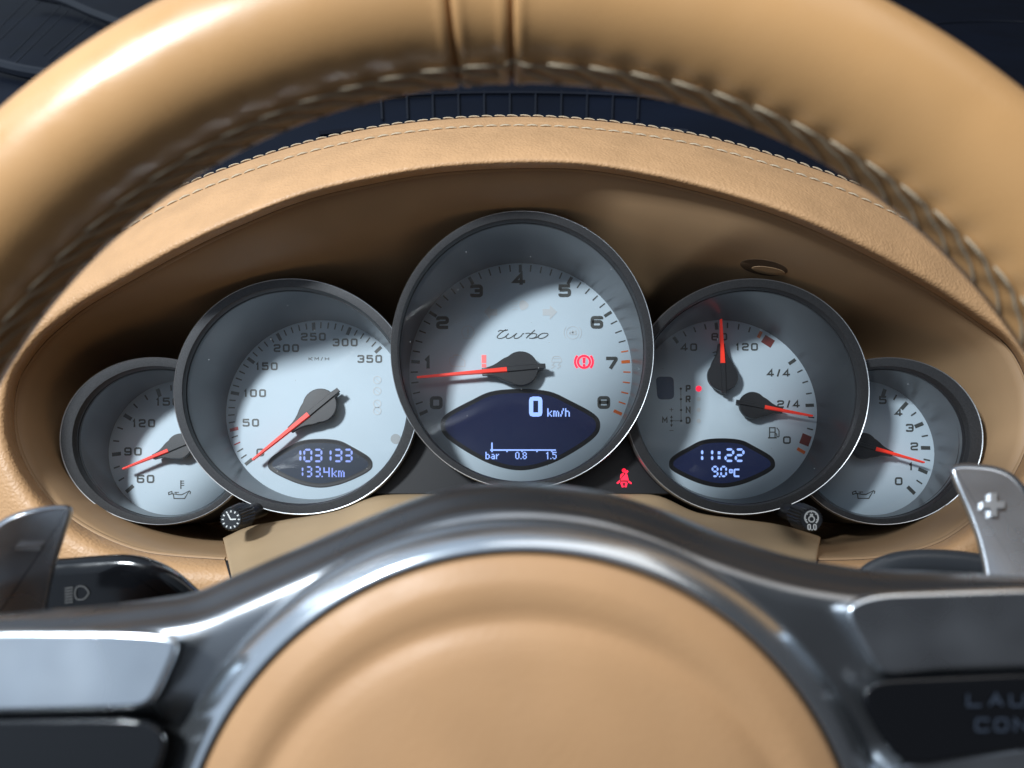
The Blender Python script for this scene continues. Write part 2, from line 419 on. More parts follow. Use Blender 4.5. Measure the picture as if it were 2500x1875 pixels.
# ================================================================== SETTING: dark dashboard top behind the hood
DS = math.tan(R(46))
def WDASH(px, py, lift=0.0):      # plane z = z0 + (y - y0)*DS
    z0, y0 = 66.0 + lift, 30.0
    r = ray(px, py)
    t = ((z0 - CAM.z) - (y0 - CAM.y) * DS) / (r.z - r.y * DS)
    return CAM + r * t
rows = []
for i in range(25):
    y = 30 + (i / 24.0) ** 1.6 * 900
    rows.append([Vector((x, y, 66 + (y - 30) * DS - 0.00012 * x * x * 0.5)) for x in [k * 50 - 1100 for k in range(45)]])
V, F = loft(rows)
dt = part('dashboard_top', V, F, 'navy_dash'); dt['kind'] = 'structure'
vent = thing('defroster_vent', 'dark navy defroster grille with thin slats above the tan hood', 'vent', WDASH(1220, 260))
def slat(p0, p1, wpx, parent):
    a = WDASH(*p0, 2.0); b = WDASH(*p1, 2.0); t = (b - a).normalized(); nrm = Vector((0, -DS, 1)).normalized(); s = t.cross(nrm).normalized() * wpx
    up = nrm * .7
    V = [a - s, a + s, b + s, b - s, a - s * .6 + up, a + s * .6 + up, b + s * .6 + up, b - s * .6 + up]
    part('slat', V, [(0, 1, 2, 3), (4, 5, 6, 7), (0, 1, 5, 4), (1, 2, 6, 5), (2, 3, 7, 6), (3, 0, 4, 7)], 'navy_slat', parent, 20)
for k in range(11):
    x = 930 + k * 63; slat((x + (x - 1250) * -.01, 292), (x, 222), 0.9, vent)
V, F = tube([WDASH(x, 226 + (x - 1250) ** 2 * 0.00009, 3) for x in range(780, 1740, 60)], 1.6, 6)
part('frame', V, F, 'navy_dash', vent)
V, F = tube([WDASH(x, 300 + (x - 1250) ** 2 * 0.00012, 1) for x in range(780, 1740, 60)], 2.4, 6)
part('frame', V, F, 'navy_dash', vent)
vent2 = thing('side_vent', 'dark side air vent with slanted slats in the upper left corner', 'vent', WDASH(60, 90))
for a, b in (((0, 98), (99, 3)), ((38, 155), (167, 26)), ((120, 150), (232, 54)), ((-60, 60), (30, -40)), ((-10, 78), (80, -14)), ((24, 140), (152, 12)), ((108, 136), (216, 42))):
    slat(a, b, 0.55, vent2)
for P in ([(-40, 150), (0, 160), (60, 175), (120, 185)], [(90, -10), (160, 5), (230, 35), (300, 62), (360, 90)]):
    V, F = tube([WDASH(*p, 1) for p in catmull(P, 5)], 6.0, 8); part('frame', V, F, 'navy_slat', vent2)
ps = thing('dash_pad_seam', 'thin raised seam on the dark dash in the upper right corner', 'trim', WDASH(2400, 52))
V, F = tube([WDASH(*p, 1) for p in catmull([(2250, 66), (2300, 57), (2400, 52), (2500, 54), (2600, 60)], 5)], 1.1, 6)
part('piping', V, F, 'navy_slat', ps)

# ================================================================== LEATHER HOOD
PAIR = [  # (opening edge O, outer edge T)
 ((549,1368),(606,1570)),((425,1359),(400,1580)),((340,1346),(250,1570)),((255,1315),(110,1510)),((184,1275),(0,1430)),((126,1228),(-90,1335)),
 ((72,1155),(-150,1200)),((40,1079),(-170,1079)),((33,1007),(-150,980)),((43,935),(-110,880)),((72,881),(-60,800)),((113,830),(0,735)),
 ((170,780),(80,675)),((226,740),(160,620)),((339,675),(271,552)),((452,613),(400,477)),((565,559),(540,417)),((735,491),(720,357)),
 ((904,449),(895,316)),((1073,421),(1070,293)),((1250,410),(1260,285)),((1420,413),(1420,292)),((1589,440),(1589,311)),((1759,482),(1759,344)),
 ((1928,537),(1928,393)),((2098,613),(2080,446)),((2267,706),(2230,517)),((2380,780),(2360,605)),((2465,848),(2470,690)),((2510,935),(2600,820)),
 ((2520,1007),(2650,940)),((2512,1079),(2660,1079)),((2480,1155),(2640,1200)),((2425,1228),(2580,1335)),((2365,1280),(2480,1430)),((2295,1325),(2380,1510)),
 ((2210,1352),(2270,1570)),((2122,1366),(2150,1580)),((1997,1370),(1950,1570))]
OE = catmull([p[0] for p in PAIR], 8); TE = catmull([p[1] for p in PAIR], 8); NS = len(OE)
HP = [(0, 5), (.08, -2), (.18, -8), (.35, -14), (.6, -19), (.8, -19.5), (.92, -16), (1, -8)]
HP1 = [(0, 5), (.08, -4), (.18, -13), (.35, -25), (.6, -37), (.8, -43), (.92, -42), (1, -35)]
HP, HP1 = [[tuple(v) for v in catmull([Vector((a, b)) for a, b in q], 5)] for q in (HP, HP1)]
def over(i): return 1 - sstep(500, 840, OE[max(0, min(NS - 1, int(i)))].y)
def hood(i, v):
    """i float index along the arch, v 0 outer edge .. 1 opening edge"""
    k = min(int(i), NS - 2); f = i - k
    o = OE[k].lerp(OE[k + 1], f); t = TE[k].lerp(TE[k + 1], f)
    p = t.lerp(o, v)
    ww = lerp(over(i), over(i + 1), f)
    return WY(p.x, p.y, lerp(interp(HP, v), interp(HP1, v), ww))
hd = thing('instrument_hood', 'tan leather instrument hood arching over the dials with pale double stitching', 'dashboard hood', WY(1250, 350, 0))
rows = []
def back_row(dpx, Y, e='T'):
    out = []
    for i in range(NS):
        p = (TE if e == 'T' else OE)[i]
        c = Vector((1270, 1000)); d = (c - p).normalized() * dpx; q = p + d
        out.append(WY(q.x, q.y, Y - (27 * over(i) * sstep(45, 0, Y) if e == 'O' else 0)))
    return out
rows.append(back_row(75, 60)); rows.append(back_row(16, 16)); rows.append(back_row(3, 8))
vv = [0, .02, .05, .085, .105, .12, .135, .155, .18, .22, .27, .33, .4, .47, .54, .61, .68, .75, .81, .86, .9, .93, .96, .98, 1]
for v in vv:
    row = [hood(i, v) for i in range(NS)]
    g = 0.9 * math.exp(-((v - .12) / .018) ** 2)        # crease between the two stitch rows
    if g > .02:
        row = [p + (CAM - p).normalized() * -g + Vector((0, 0, -g * .5)) for p in row]
    rows.append(row)
rows.append(back_row(5, 0, 'O')); rows.append(back_row(8, 12, 'O')); rows.append(back_row(4, 40, 'O'))
V, F = loft(rows)
part('leather_cover', V, F, 'hood_leather', hd, 80)
# stitches
def stitch_mesh(name, Lm, r, m, bow=0.25):
    rows = []; n = 8
    for i in range(n + 1):
        t = i / n; x = (t - .5) * Lm; rr = r * (0.35 + 0.65 * math.sin(math.pi * min(1, max(0, t))) ** 0.5)
        z = bow * math.sin(math.pi * t)
        rows.append([Vector((x, rr * math.cos(2 * math.pi * j / 6 + t * 2.4), z + rr * math.sin(2 * math.pi * j / 6 + t * 2.4))) * MM for j in range(6)])
    V, F = loft(rows, close_u=True, cap0=True, cap1=True)
    me = mesh(name, V, F, 60); me.materials.append(MATS[m]); return me
SM = stitch_mesh('stitch', 5.2, 0.43, 'seam_thread', 0.35)
for v, lift, i0 in ((0.0, 0.75, 112), (0.185, 0.25, 112)):
    acc = 0; prev = hood(96, v); i = 96.0
    while i < 222:
        i += 0.05; p = hood(i, v); acc += (p - prev).length; prev = p
        if acc >= 6.25:
            acc -= 6.25
            t = (hood(i + .1, v) - hood(i - .1, v)).normalized()
            dv = (hood(i, v + .03) - hood(i, max(0, v - .0))).normalized()
            nr = t.cross(dv).normalized()
            if nr.dot(CAM - p) < 0: nr = -nr
            if v == 0: nr = (nr * .5 - dv * .9).normalized()
            y = nr.cross(t).normalized()
            q = p + nr * lift
            ja = random.uniform(-.07, .07) + .06
            tt = (t * math.cos(ja) + y * math.sin(ja)).normalized(); y = nr.cross(tt).normalized()
            M = Matrix(((tt.x, y.x, nr.x, q.x), (tt.y, y.y, nr.y, q.y), (tt.z, y.z, nr.z, q.z), (0, 0, 0, 1)))
            inst('stitch', SM, M, hd)
# dark gap between leather and insert panel

# ================================================================== GAUGE DEFINITIONS
def mir(x): return 2546 - x
GA = {
 'tach': dict(o=(1275, 855, 322, 340, 0), i=(1274, 857, 301, 319, 0), Yb=1, a=.2, b=0, dial=(1271, 901.5), dr=272, Yd=40),
 'speed': dict(o=(mir(1822), 969, 303, 286, -155), i=(mir(1824), 968, 276, 261, -155), Yb=12, a=.16, b=.0, dial=(773.5, 995.3), dr=221, Yd=46),
 'fuel': dict(o=(1822, 969, 303, 286, 155), i=(1824, 968, 276, 261, 155), Yb=12, a=.16, b=.0, dial=(1773, 995.3), dr=221, Yd=46),
 'oilt': dict(o=(mir(2162), 1077, 238, 205, -175), i=(mir(2156), 1081, 208, 183, -173), Yb=19, a=.12, b=.2, dial=(430, 1091), dr=164, Yd=45),
 'oilp': dict(o=(2162, 1077, 238, 205, 175), i=(2156, 1081, 208, 183, 173), Yb=19, a=.12, b=-.2, dial=(2116, 1091), dr=164, Yd=45),
}
# sign: b makes the outer side of each side gauge stand further out
for g in GA.values():
    g['b'] = -g['b'] if False else g['b']
    c = WY(g['o'][0], g['o'][1], g['Yb']); g['c'] = c
    g['k'] = c.y + g['a'] * c.z + (-g['b']) * c.x
    g['dc'] = WY(*g['dial'], g['Yd'])
    g['mpp'] = (WY(g['dial'][0] + 1, g['dial'][1], g['Yd']) - g['dc']).length
def epx(e, th):
    cx, cy, rx, ry, an = e; x = rx * math.cos(th); y = ry * math.sin(th); a = R(an)
    return cx + x * math.cos(a) - y * math.sin(a), cy + x * math.sin(a) + y * math.cos(a)
NE = 112
def bzrow(g, t, dy, grow=0.0):
    out = []
    for k in range(NE):
        th = 2 * math.pi * k / NE
        # start angle corrected so inner and outer ellipses line up
        p0 = epx(g['i'], th - R(g['i'][4])); p1 = epx(g['o'], th - R(g['o'][4]))
        x = lerp(p0[0], p1[0], t); y = lerp(p0[1], p1[1], t)
        p = WP(x, y, g['k'], g['a'], -g['b']); p.y += dy
        out.append(p)
    return out

HULL = {}
def inside(P, x, z):
    c = False; j = len(P) - 1
    for i in range(len(P)):
        if (P[i][1] > z) != (P[j][1] > z) and x < (P[j][0] - P[i][0]) * (z - P[i][1]) / (P[j][1] - P[i][1]) + P[i][0]: c = not c
        j = i
    return c
def clip(V, F, keys, t=.45):
    """drop the faces that run inside a neighbouring dial housing"""
    for k in keys:
        if k not in HULL: HULL[k] = [(p.x, p.z) for p in bzrow(GA[k], t, 0)]
    G = []
    for f in F:
        m = sum((V[i] for i in f), Vector()) / len(f)
        if not any(inside(HULL[k], m.x, m.z) and m.y + GA[k]['a'] * m.z - GA[k]['b'] * m.x > GA[k]['k'] + 1.0 for k in keys): G.append(f)
    return V, G
NEIGH = {'tach': (), 'speed': ('tach',), 'fuel': ('tach',), 'oilt': ('speed',), 'oilp': ('fuel',)}

# ================================================================== INSERT PANEL (bowl behind the dials)
pn = thing('binnacle_insert', 'brown plastic inner panel of the binnacle surrounding the five dials', 'dashboard panel', WY(1270, 1000, 40))
loop = [Vector(p) for p in OE] + [Vector(p) for p in catmull([OE[-1], Vector((1700, 1372)), Vector((1270, 1360)), Vector((850, 1372)), OE[0]], 16)[1:-1]]
eb = [-5 - 27 * over(i) if i < NS else -5 for i in range(len(loop))]
edge = [WY(p.x, p.y, b) for p, b in zip(loop, eb)]
cz = WY(1273, 960, -5)
def panel_y(x, z, d, base):
    y = base + 4 * sstep(0, 9, d) + (lerp(58, 54, -(base + 5) / 27) - base) * sstep(2, lerp(15, 46, -(base + 5) / 27), d)
    for g in GA.values():
        c = g['c']; rr = math.hypot(x - c.x, (z - c.z)); Rg = g['mpp'] * (g['o'][2] + g['o'][3]) / 2 * .93
        y += 16 * (1 - sstep(Rg - 4, Rg + 13, rr)) * sstep(2, 14, d)
    return y
ts = [0, .008, .016, .024, .034] + [.034 + .966 * (k / 60) ** 1.15 for k in range(1, 58)]
HULL2 = {k: [(p.x, p.z) for p in bzrow(GA[k], 1.12, 0)][::2] for k in GA}
rows = []
for t in ts:
    row = []
    for e, b in zip(edge, eb):
        q = Vector((cz.x, e.y, cz.z)); p = e.lerp(q, t); d = (e - q).length * t
        y = panel_y(p.x, p.z, d, b)
        for k, q in GA.items():
            if y + q['a'] * p.z - q['b'] * p.x > q['k'] + 2 and d > 7 and math.hypot(p.x - q['c'].x, p.z - q['c'].z) < 75 and inside(HULL2[k], p.x, p.z): y = 74
        row.append(Vector((p.x, y, p.z)))
    rows.append(row)
V, F = loft(rows, close_u=True)
part('panel', V, F, 'tan_plastic', pn, 60); PV, PF = V, F
V, F = tube([e + Vector((0, .6, 0)) for e in edge[:NS]], 1.5, 8)
part('edge_bead', V, F, 'tan_plastic', pn, 60)
V, F = tube([WY(*OE[i].lerp(TE[i], .012), eb[i] - .5) for i in range(NS)], 0.9, 6)
part('shadow_gap', V, F, 'seam_shadow', pn, 60)
from mathutils.bvhtree import BVHTree
bvh = BVHTree.FromPolygons(PV, PF)
def on_panel(px, py, lift):
    r = ray(px, py).normalized(); h = bvh.ray_cast(CAM, r)[0]
    return (h if h is not None else WY(px, py, 20)) - r * lift
def oval(cx, cy, a, b, rot, lift, n=36):
    return [on_panel(cx + a * math.cos(t) * math.cos(R(rot)) - b * math.sin(t) * math.sin(R(rot)), cy + a * math.cos(t) * math.sin(R(rot)) + b * math.sin(t) * math.cos(R(rot)), lift) for t in [2 * math.pi * k / n for k in range(n)]]
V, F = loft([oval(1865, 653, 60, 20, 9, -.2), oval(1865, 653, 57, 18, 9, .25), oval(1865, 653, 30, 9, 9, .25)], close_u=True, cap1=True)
rc_ = part('sensor_recess', V, F, 'recess_shade', pn, 30)  # raised dark oval, painted as the shaded inside of the opening
V, F = loft([oval(1876, 661, 42, 9.5, 9, .2), oval(1876, 661, 40, 8.5, 9, .55), oval(1876, 661, 20, 4, 9, .55)], close_u=True, cap1=True)
part('recess_lit_side', V, F, 'tan_plastic', rc_, 30)  # tan oval painted in as the lit lower half of the opening

# ================================================================== DIALS
def dial_map(g, sx0, sy0, s, lift=0.12):
    def f(u, v, layer=0):
        return WY(sx0 + u * s, sy0 + v * s, g['Yd'] - lift * (1 - layer) - 0.03)
    return f
def polar(g, r_px, deg):
    r_ = r_px * g['mpp']; return g['dc'] + Vector((r_ * math.cos(R(deg)), 0, r_ * math.sin(R(deg))))
TICK = {}
def tick(g, T, deg, r0, r1, wpx, m):
    key = (round(r1 - r0, 2), wpx, m, round(g['mpp'], 3))
    if key not in TICK:
        Lm = (r1 - r0) * g['mpp'] * MM; wm = wpx * g['mpp'] * MM; h = .12 * MM
        V = [Vector((sx * Lm / 2, y, sz * wm / 2)) for y in (0, -h) for sx, sz in ((-1, -1), (1, -1), (1, 1), (-1, 1))]
        me = mesh('tick', V, [(0, 1, 2, 3), (4, 5, 6, 7), (0, 1, 5, 4), (1, 2, 6, 5), (2, 3, 7, 6), (3, 0, 4, 7)], 0); me.materials.append(MATS[m]); TICK[key] = me
    p = polar(g, (r0 + r1) / 2, deg); p.y -= 0.03
    M = Matrix.Rotation(-R(deg), 4, 'Y'); M.translation = p
    inst('tick', TICK[key], M, T)
def eye(cx, cy, hw, top, bot, n=6):
    P = [(-1, .0), (-.93, .30), (-.62, .68), (-.36, .93), (0, 1), (.36, .93), (.62, .68), (.93, .30), (1, 0)]
    Q = [(.93, -.26), (.66, -.60), (.34, -.88), (0, -1), (-.34, -.88), (-.66, -.60), (-.93, -.26)]
    pts = [Vector((cx + x * hw, cy - y * (top if y > 0 else bot))) for x, y in P + Q]
    return catmull(pts, n, True)
def display(g, T, cx, cy, hw, top, bot, scrm, name='display_screen'):
    E_ = eye(cx, cy, hw, top, bot)
    ring = [inset(E_, d) for d in (-1.5, 0, 3, 10)]
    m = lambda P, y: [WY(p.x, p.y, g['Yd'] + y) for p in P]
    V, F = loft([m(ring[0], -.10), m(ring[1], -.12), m(ring[2], -.06), m(ring[3], -.05)], close_u=True)
    d = part('display_frame', V, F, 'screen_frame', T, 30)
    V, F = poly2(inset(E_, 9)); V = [WY(p.x, p.y, g['Yd'] - .055) for p in V]
    s = part(name, V, F, scrm, T, 0)
    return s
def needle(g, T, hub, hubr, base, tip, w0, w1, h=7.0, tail=1.42, name='needle'):
    Yn = g['Yd'] - h
    hc = WY(*hub, Yn); b = WY(*base, Yn - .6); t = WY(*tip, Yn - .6); mp = (WY(hub[0] + 1, hub[1], Yn) - hc).length
    rc = hubr * mp; d = (WY(*tip, Yn) - hc); Ln = d.length; d.normalize(); s = Vector((-d.z, 0, d.x))
    P = []
    nk = [(2.2, .20), (1.9, .235), (1.6, .31), (1.32, .43), (1.08, .58), (.88, .68)]
    for q, wd in nk: P.append((q * rc, wd * rc))
    for k in range(25):
        a = R(50 + (360 - 100) * k / 24)
        if abs(k - 12) <= 0: P += [(-tail * rc * .92, .17 * rc), (-tail * rc * .92, -.17 * rc)]
        elif abs(k - 12) == 1: P.append((-math.sqrt(1 - .03) * rc, (.2 if k < 12 else -.2) * rc))
        else: P.append((rc * math.cos(a), rc * math.sin(a)))
    for q, wd in reversed(nk): P.append((q * rc, -wd * rc))
    def ring(scale, y): return [hc + d * (x * scale) + s * (yy * scale) + Vector((0, y, 0)) for x, yy in P]
    V, F = loft([ring(.97, 3.2), ring(1, 2.6), ring(1, .35), ring(.965, 0)], close_u=True, cap0=True, cap1=True)
    nd = part(name, V, F, 'needle_hub', T, 35)
    # spindle below the hub
    V, F = loft([[hc + Vector((rc * .55 * math.cos(a), y, rc * .55 * math.sin(a))) for a in [2 * math.pi * k / 20 for k in range(20)]] for y in (2.5, h)], close_u=True)
    part('spindle', V, F, 'needle_hub', nd, 35)
    # ridge along the hub and the red pointer
    x0 = (b - hc).dot(d)
    def bar(xa, xb, wa, wb, y0, y1, nm, m):
        V = []
        for x, wd in ((xa, wa), (xb, wb)):
            c = hc + d * x
            V += [c - s * wd + Vector((0, y0, 0)), c - s * wd * .72 + Vector((0, y1, 0)), c + s * wd * .72 + Vector((0, y1, 0)), c + s * wd + Vector((0, y0, 0))]
        part(nm, V, [(0, 1, 2, 3), (4, 5, 6, 7), (0, 1, 5, 4), (1, 2, 6, 5), (2, 3, 7, 6), (3, 0, 4, 7)], m, nd, 30)
    bar(-tail * rc, x0 - .05, .16 * rc, .17 * rc, -.02, -1.0, 'ridge', 'needle_hub')
    bar(x0, (t - hc).dot(d), w0 * mp / 2, w1 * mp / 2, .6, -1.15, 'pointer', 'needle_red')
    return nd
def gauge(name, label, cat, key):
    g = GA[key]; nb = NEIGH[key]; T = thing(name, label, cat, g['c'] + Vector((0, 50, 0)))
    V, F = clip(*loft([bzrow(g, -.02, 7), bzrow(g, -.02, 1.4), bzrow(g, .03, .9), bzrow(g, .07, -.35), bzrow(g, .12, -.75), bzrow(g, .5, -.9), bzrow(g, .86, -.95)], close_u=True), nb)
    bz = part('bezel', V, F, 'bezel_metal', T, 28)
    V, F = clip(*loft([bzrow(g, -.10, 3.4), bzrow(g, -.085, 2.4), bzrow(g, -.01, 2.4)], close_u=True), nb); part('gasket', V, F, 'black_plastic', bz, 28)
    V, F = clip(*loft([bzrow(g, .86, -1.0), bzrow(g, .92, -1.15), bzrow(g, .97, -.6), bzrow(g, 1.0, .5), bzrow(g, 1.0, 1.6)], close_u=True), nb)
    part('chamfer', V, F, 'bezel_edge', bz, 50)
    # housing tube
    r0 = bzrow(g, 1.0, 1.6); r1 = bzrow(g, .98, 3.0)
    r2 = [Vector((lerp(p.x, g['c'].x, .01), lerp(p.y, 66, .35), lerp(p.z, g['c'].z, .01))) for p in r1]
    r3 = [Vector((lerp(p.x, g['c'].x, .02), 70, lerp(p.z, g['c'].z, .02))) for p in r1]
    V, F = clip(*loft([r0, r1, r2, r3], close_u=True), nb); part('housing', V, F, 'black_plastic', T, 40)
    # inner wall from the bezel to the dial
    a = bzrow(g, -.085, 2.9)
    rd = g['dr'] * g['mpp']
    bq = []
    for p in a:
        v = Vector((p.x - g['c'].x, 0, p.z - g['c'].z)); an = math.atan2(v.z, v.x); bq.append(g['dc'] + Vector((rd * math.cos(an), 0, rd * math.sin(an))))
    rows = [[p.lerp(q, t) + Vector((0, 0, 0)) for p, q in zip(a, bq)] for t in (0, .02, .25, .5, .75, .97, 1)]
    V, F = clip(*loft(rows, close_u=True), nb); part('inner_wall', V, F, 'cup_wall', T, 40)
    # dial face
    ring = [[g['dc'] + (q - g['dc']) * s for q in bq] for s in [1.02 - .05 * k for k in range(21)]]
    V, F = clip(*loft(ring, close_u=True, cap1=True), nb); V = [Vector(v) for v in V]
    part('dial_face', V, F, 'dial_silver', T, 20)
    # lens
    ln = bzrow(g, -.03, 3.0); c = sum(ln, Vector()) / len(ln)
    rows = [[c + (p - c) * s + Vector((0, -2.0 * (1 - s * s), 0)) for p in ln] for s in (1, .9, .75, .55, .3, .08)]
    V, F = clip(*loft(rows, close_u=True, cap1=True), nb); part('lens', V, F, 'clear_lens', T, 60)
    return T, g
def put(T, g, name, pieces, m, f, label=None):
    V, F = flat(pieces, f); return part(name, V, F, m, T, 0, label)

# ---- crops used when reading the dials (source px offset, scale)
C1 = (940, 500, 680 / 1612); C2 = (400, 650, 640 / 1659); C3 = (1520, 650, 640 / 1659); C4 = (100, 840, 600 / 2074); C5 = (1860, 840, 600 / 1778)
K1 = (1150, 640, 380 / 2174); K2 = (1060, 930, 420 / 2212); K3 = (1590, 880, 190 / 1751); K4 = (620, 1060, 320 / 2212); K5 = (1620, 1060, 300 / 2212); K8 = (1460, 1100, 140 / 1936)
def cp(C, u, v): return (C[0] + u * C[2], C[1] + v * C[2])

# ---------------- tachometer (middle)
T, g = gauge('tachometer', 'large middle dial with turbo lettering, 0 to 8 scale and blue screen', 'tachometer', 'tach')
f = dial_map(g, *C1)
for k in range(41):
    v = k / 5; deg = 204.5 - 28.62 * v
    orange = v > 6.7; major = k % 5 == 0
    tick(g, T, deg, 247 if major else 250.5, 268, 7.8 if major else 3.1, 'orange_print' if orange else 'dial_print')
for s, u, v in (('0', 296, 1145), ('1', 247, 915), ('2', 333, 682), ('3', 530, 498), ('4', 777, 430), ('5', 1040, 497), ('6', 1226, 680), ('7', 1310, 916), ('8', 1266, 1144)):
    put(T, g, 'numeral', text2(s, u, v, 50 if s == '1' else 74, 74, 19.5, narrow=''), 'dial_print', f)
k1 = dial_map(g, *K1)
TB = [[(378, 970), (408, 952), (450, 958), (515, 946)], [(490, 940), (440, 970), (375, 1025), (368, 1055), (410, 1066), (470, 1045), (525, 998)],
      [(525, 998), (490, 1035), (500, 1062), (550, 1056), (640, 992)], [(640, 992), (605, 1030), (605, 1060), (650, 1062), (700, 1030), (720, 1002), (742, 998)],
      [(760, 998), (800, 992), (830, 998)], [(892, 948), (850, 985), (770, 1062)], [(775, 1055), (820, 1012), (870, 996), (915, 1008), (905, 1040), (860, 1064), (810, 1058)],
      [(860, 1064), (920, 1052), (960, 1012)], [(1010, 992), (965, 1010), (935, 1045), (965, 1066), (1020, 1055), (1070, 1020), (1065, 996), (1010, 992)]]
put(T, g, 'turbo_lettering', [ribbon(catmull([Vector(p) for p in P], 6), 13, False) for P in TB], 'dial_print', k1)
# dim telltales
put(T, g, 'arrow_symbol', [poly2([(180, 695), (265, 600), (265, 655), (365, 655), (365, 745), (265, 745), (265, 800)])], 'dial_print_light', k1)
put(T, g, 'arrow_symbol', [poly2([(1205, 695), (1100, 600), (1100, 655), (1000, 655), (1000, 745), (1100, 745), (1100, 800)])], 'dial_print_light', k1)
put(T, g, 'headlight_symbol', [poly2([tuple(p) for p in catmull([Vector(q) for q in [(700, 538), (760, 545), (805, 600), (765, 655), (700, 668), (672, 600)]], 5, True)])] +
    [ribbon([(570, y), (655, y)], 7, False) for y in (545, 585, 625, 662)], 'dial_print_light', k1)
ab = [ribbon(arc(1420, 985, 88, 0, 360, 30)[:-1], 8, True), ribbon(arc(1420, 985, 122, 140, 220), 9, False), ribbon(arc(1420, 985, 122, -40, 40), 9, False)] + text2('ABS', 1420, 985, 110, 62, 12, .2, '')
put(T, g, 'abs_symbol', ab, 'dial_print_light', k1)
ty = [ribbon(arc(480, 737, 36, -50, 230, 20), 4, False), ribbon([(450, 772), (510, 772)], 4, False), ribbon([(480, 715), (480, 745)], 6, False), disc2(480, 757, 4)]
put(T, g, 'tyre_pressure_symbol', ty, 'dial_print_light', f)
en = [ribbon(fillet([(375, 885), (395, 885), (395, 872), (440, 872), (440, 890), (462, 900), (462, 935), (440, 935), (425, 935), (390, 935), (375, 920)], 3, True), 5, True), ribbon([(400, 868), (425, 868)], 5, False)]
put(T, g, 'engine_symbol', en, 'dial_print_light', f)
es = [ribbon(fillet([(1125, 1375), (1135, 1345), (1155, 1315), (1235, 1315), (1255, 1345), (1265, 1375), (1265, 1395), (1125, 1395)], 8, True), 10, True), ribbon([(1150, 1345), (1240, 1345)], 8, False),
      ribbon(catmull([Vector(q) for q in [(1165, 1405), (1130, 1440), (1170, 1450), (1120, 1485)]], 5), 10, False), ribbon(catmull([Vector(q) for q in [(1245, 1405), (1215, 1440), (1255, 1450), (1205, 1485)]], 5), 10, False)]
put(T, g, 'stability_symbol', es, 'dial_print_light', k1)
bk = [ribbon(arc(1577, 1392, 84, 0, 360, 36)[:-1], 30, True), ribbon(arc(1577, 1392, 124, 137, 223), 30, False), ribbon(arc(1577, 1392, 124, -43, 43), 30, False)]
put(T, g, 'brake_warning_light', bk + [poly2([(1556, 1332), (1600, 1332), (1594, 1412), (1562, 1412)]), disc2(1578, 1440, 19)], 'warning_red', k1)
put(T, g, 'oil_level_warning_light', [poly2([(148, 1296), (212, 1296), (212, 1408), (148, 1408)]), poly2([(150, 1420), (212, 1420), (212, 1470), (150, 1470)])], 'warning_pink', k1)
# screen
display(g, T, 1060 + 1108 * K2[2], 930 + 572 * K2[2], 1019 * K2[2], 462 * K2[2], 570 * K2[2], 'screen_blue')
k2 = dial_map(g, *K2)
put(T, g, 'speed_digit', [ribbon(fillet([(1247, 228), (1364, 228), (1364, 432), (1247, 432)], 26, True, 2), 54, True)], 'lcd_blue', k2)
put(T, g, 'speed_unit_lettering', [pix2('km/h', 1455, 352, 15.2)], 'lcd_blue', k2)
put(T, g, 'boost_scale', [ribbon([(743, 792), (743, 915)], 19, False), ribbon([(720, 889), (1565, 889)], 19, False)] + [poly2([(x - 10, 900), (x + 10, 900), (x + 10, 915), (x - 10, 915)]) for x in (937, 1130, 1322, 1512)], 'lcd_blue', k2)
for s, x in (('bar', 660), ('0.8', 1043), ('1.5', 1440)):
    put(T, g, 'boost_lettering', [pix2(s, x, 912, 13.4)], 'lcd_blue', k2)
needle(g, T, (1271, 899), 43, cp(C1, 705, 950), cp(C1, 185, 998), 14.0, 4.5)

# ---------------- speedometer (left of middle)
T, g = gauge('speedometer', 'left middle dial marked KM/H up to 350 with odometer screen', 'speedometer', 'speed')
f = dial_map(g, *C2)
for k in range(36):
    deg = 220 - 5 * k; major = k % 5 == 0
    m = 'red_print' if k in (3, 5) else 'dial_print'
    tick(g, T, deg, 195 if major else 200, 215.5, 8 if major else 3.0, m)
for s, u, v, tw in (('0', 610, 1178, 50), ('50', 550, 990, 104), ('100', 575, 803, 142), ('150', 650, 633, 140), ('200', 775, 518, 160), ('250', 946, 446, 157), ('300', 1147, 482, 158), ('350', 1303, 586, 156)):
    put(T, g, 'numeral', text2(s, u, v, tw, 50, 10.5), 'dial_print', f)
put(T, g, 'unit_lettering', text2('KM/H', 981, 586, 130, 22, 4, .4), 'dial_print', f)
put(T, g, 'light_sensor', [disc2(1467, 1093, 32, 28)], 'dial_print_mid', f)
for v in (720, 790, 870, 915):
    put(T, g, 'dim_symbol', [ribbon(arc(1350, v, 24, 0, 360, 16)[:-1], 6, True), ribbon([(1338, v - 10), (1366, v + 12)], 5, False)], 'dial_print_light', f)
display(g, T, 620 + 1118 * K4[2], 1060 + 520 * K4[2], 874 * K4[2], 432 * K4[2], 372 * K4[2], 'screen_lit_grey')
k4 = dial_map(g, *K4)
for s, x in (('1', 665), ('0', 850), ('3', 1020), ('1', 1175), ('3', 1358), ('3', 1530)):
    put(T, g, 'odometer_digit', seg2(s, x, 262, 118, 195, 34), 'lcd_blue_dim', k4)
for s, x in (('1', 735), ('3', 885), ('3', 1030)):
    put(T, g, 'trip_digit', seg2(s, x, 553, 85, 160, 28), 'lcd_blue_dim', k4)
put(T, g, 'trip_digit', [ribbon([(1183, 560), (1183, 640), (1270, 640)], 24, False), ribbon([(1268, 560), (1268, 722)], 24, False)], 'lcd_blue_dim', k4)
put(T, g, 'decimal_point', [disc2(1150, 714, 14, 12)], 'lcd_blue_dim', k4)
put(T, g, 'distance_unit_lettering', [pix2('km', 1310, 570, 22)], 'lcd_blue_dim', k4)
needle(g, T, (780, 989.5), 42, cp(C2, 910, 930), cp(C2, 562, 1226), 15.0, 5.5)

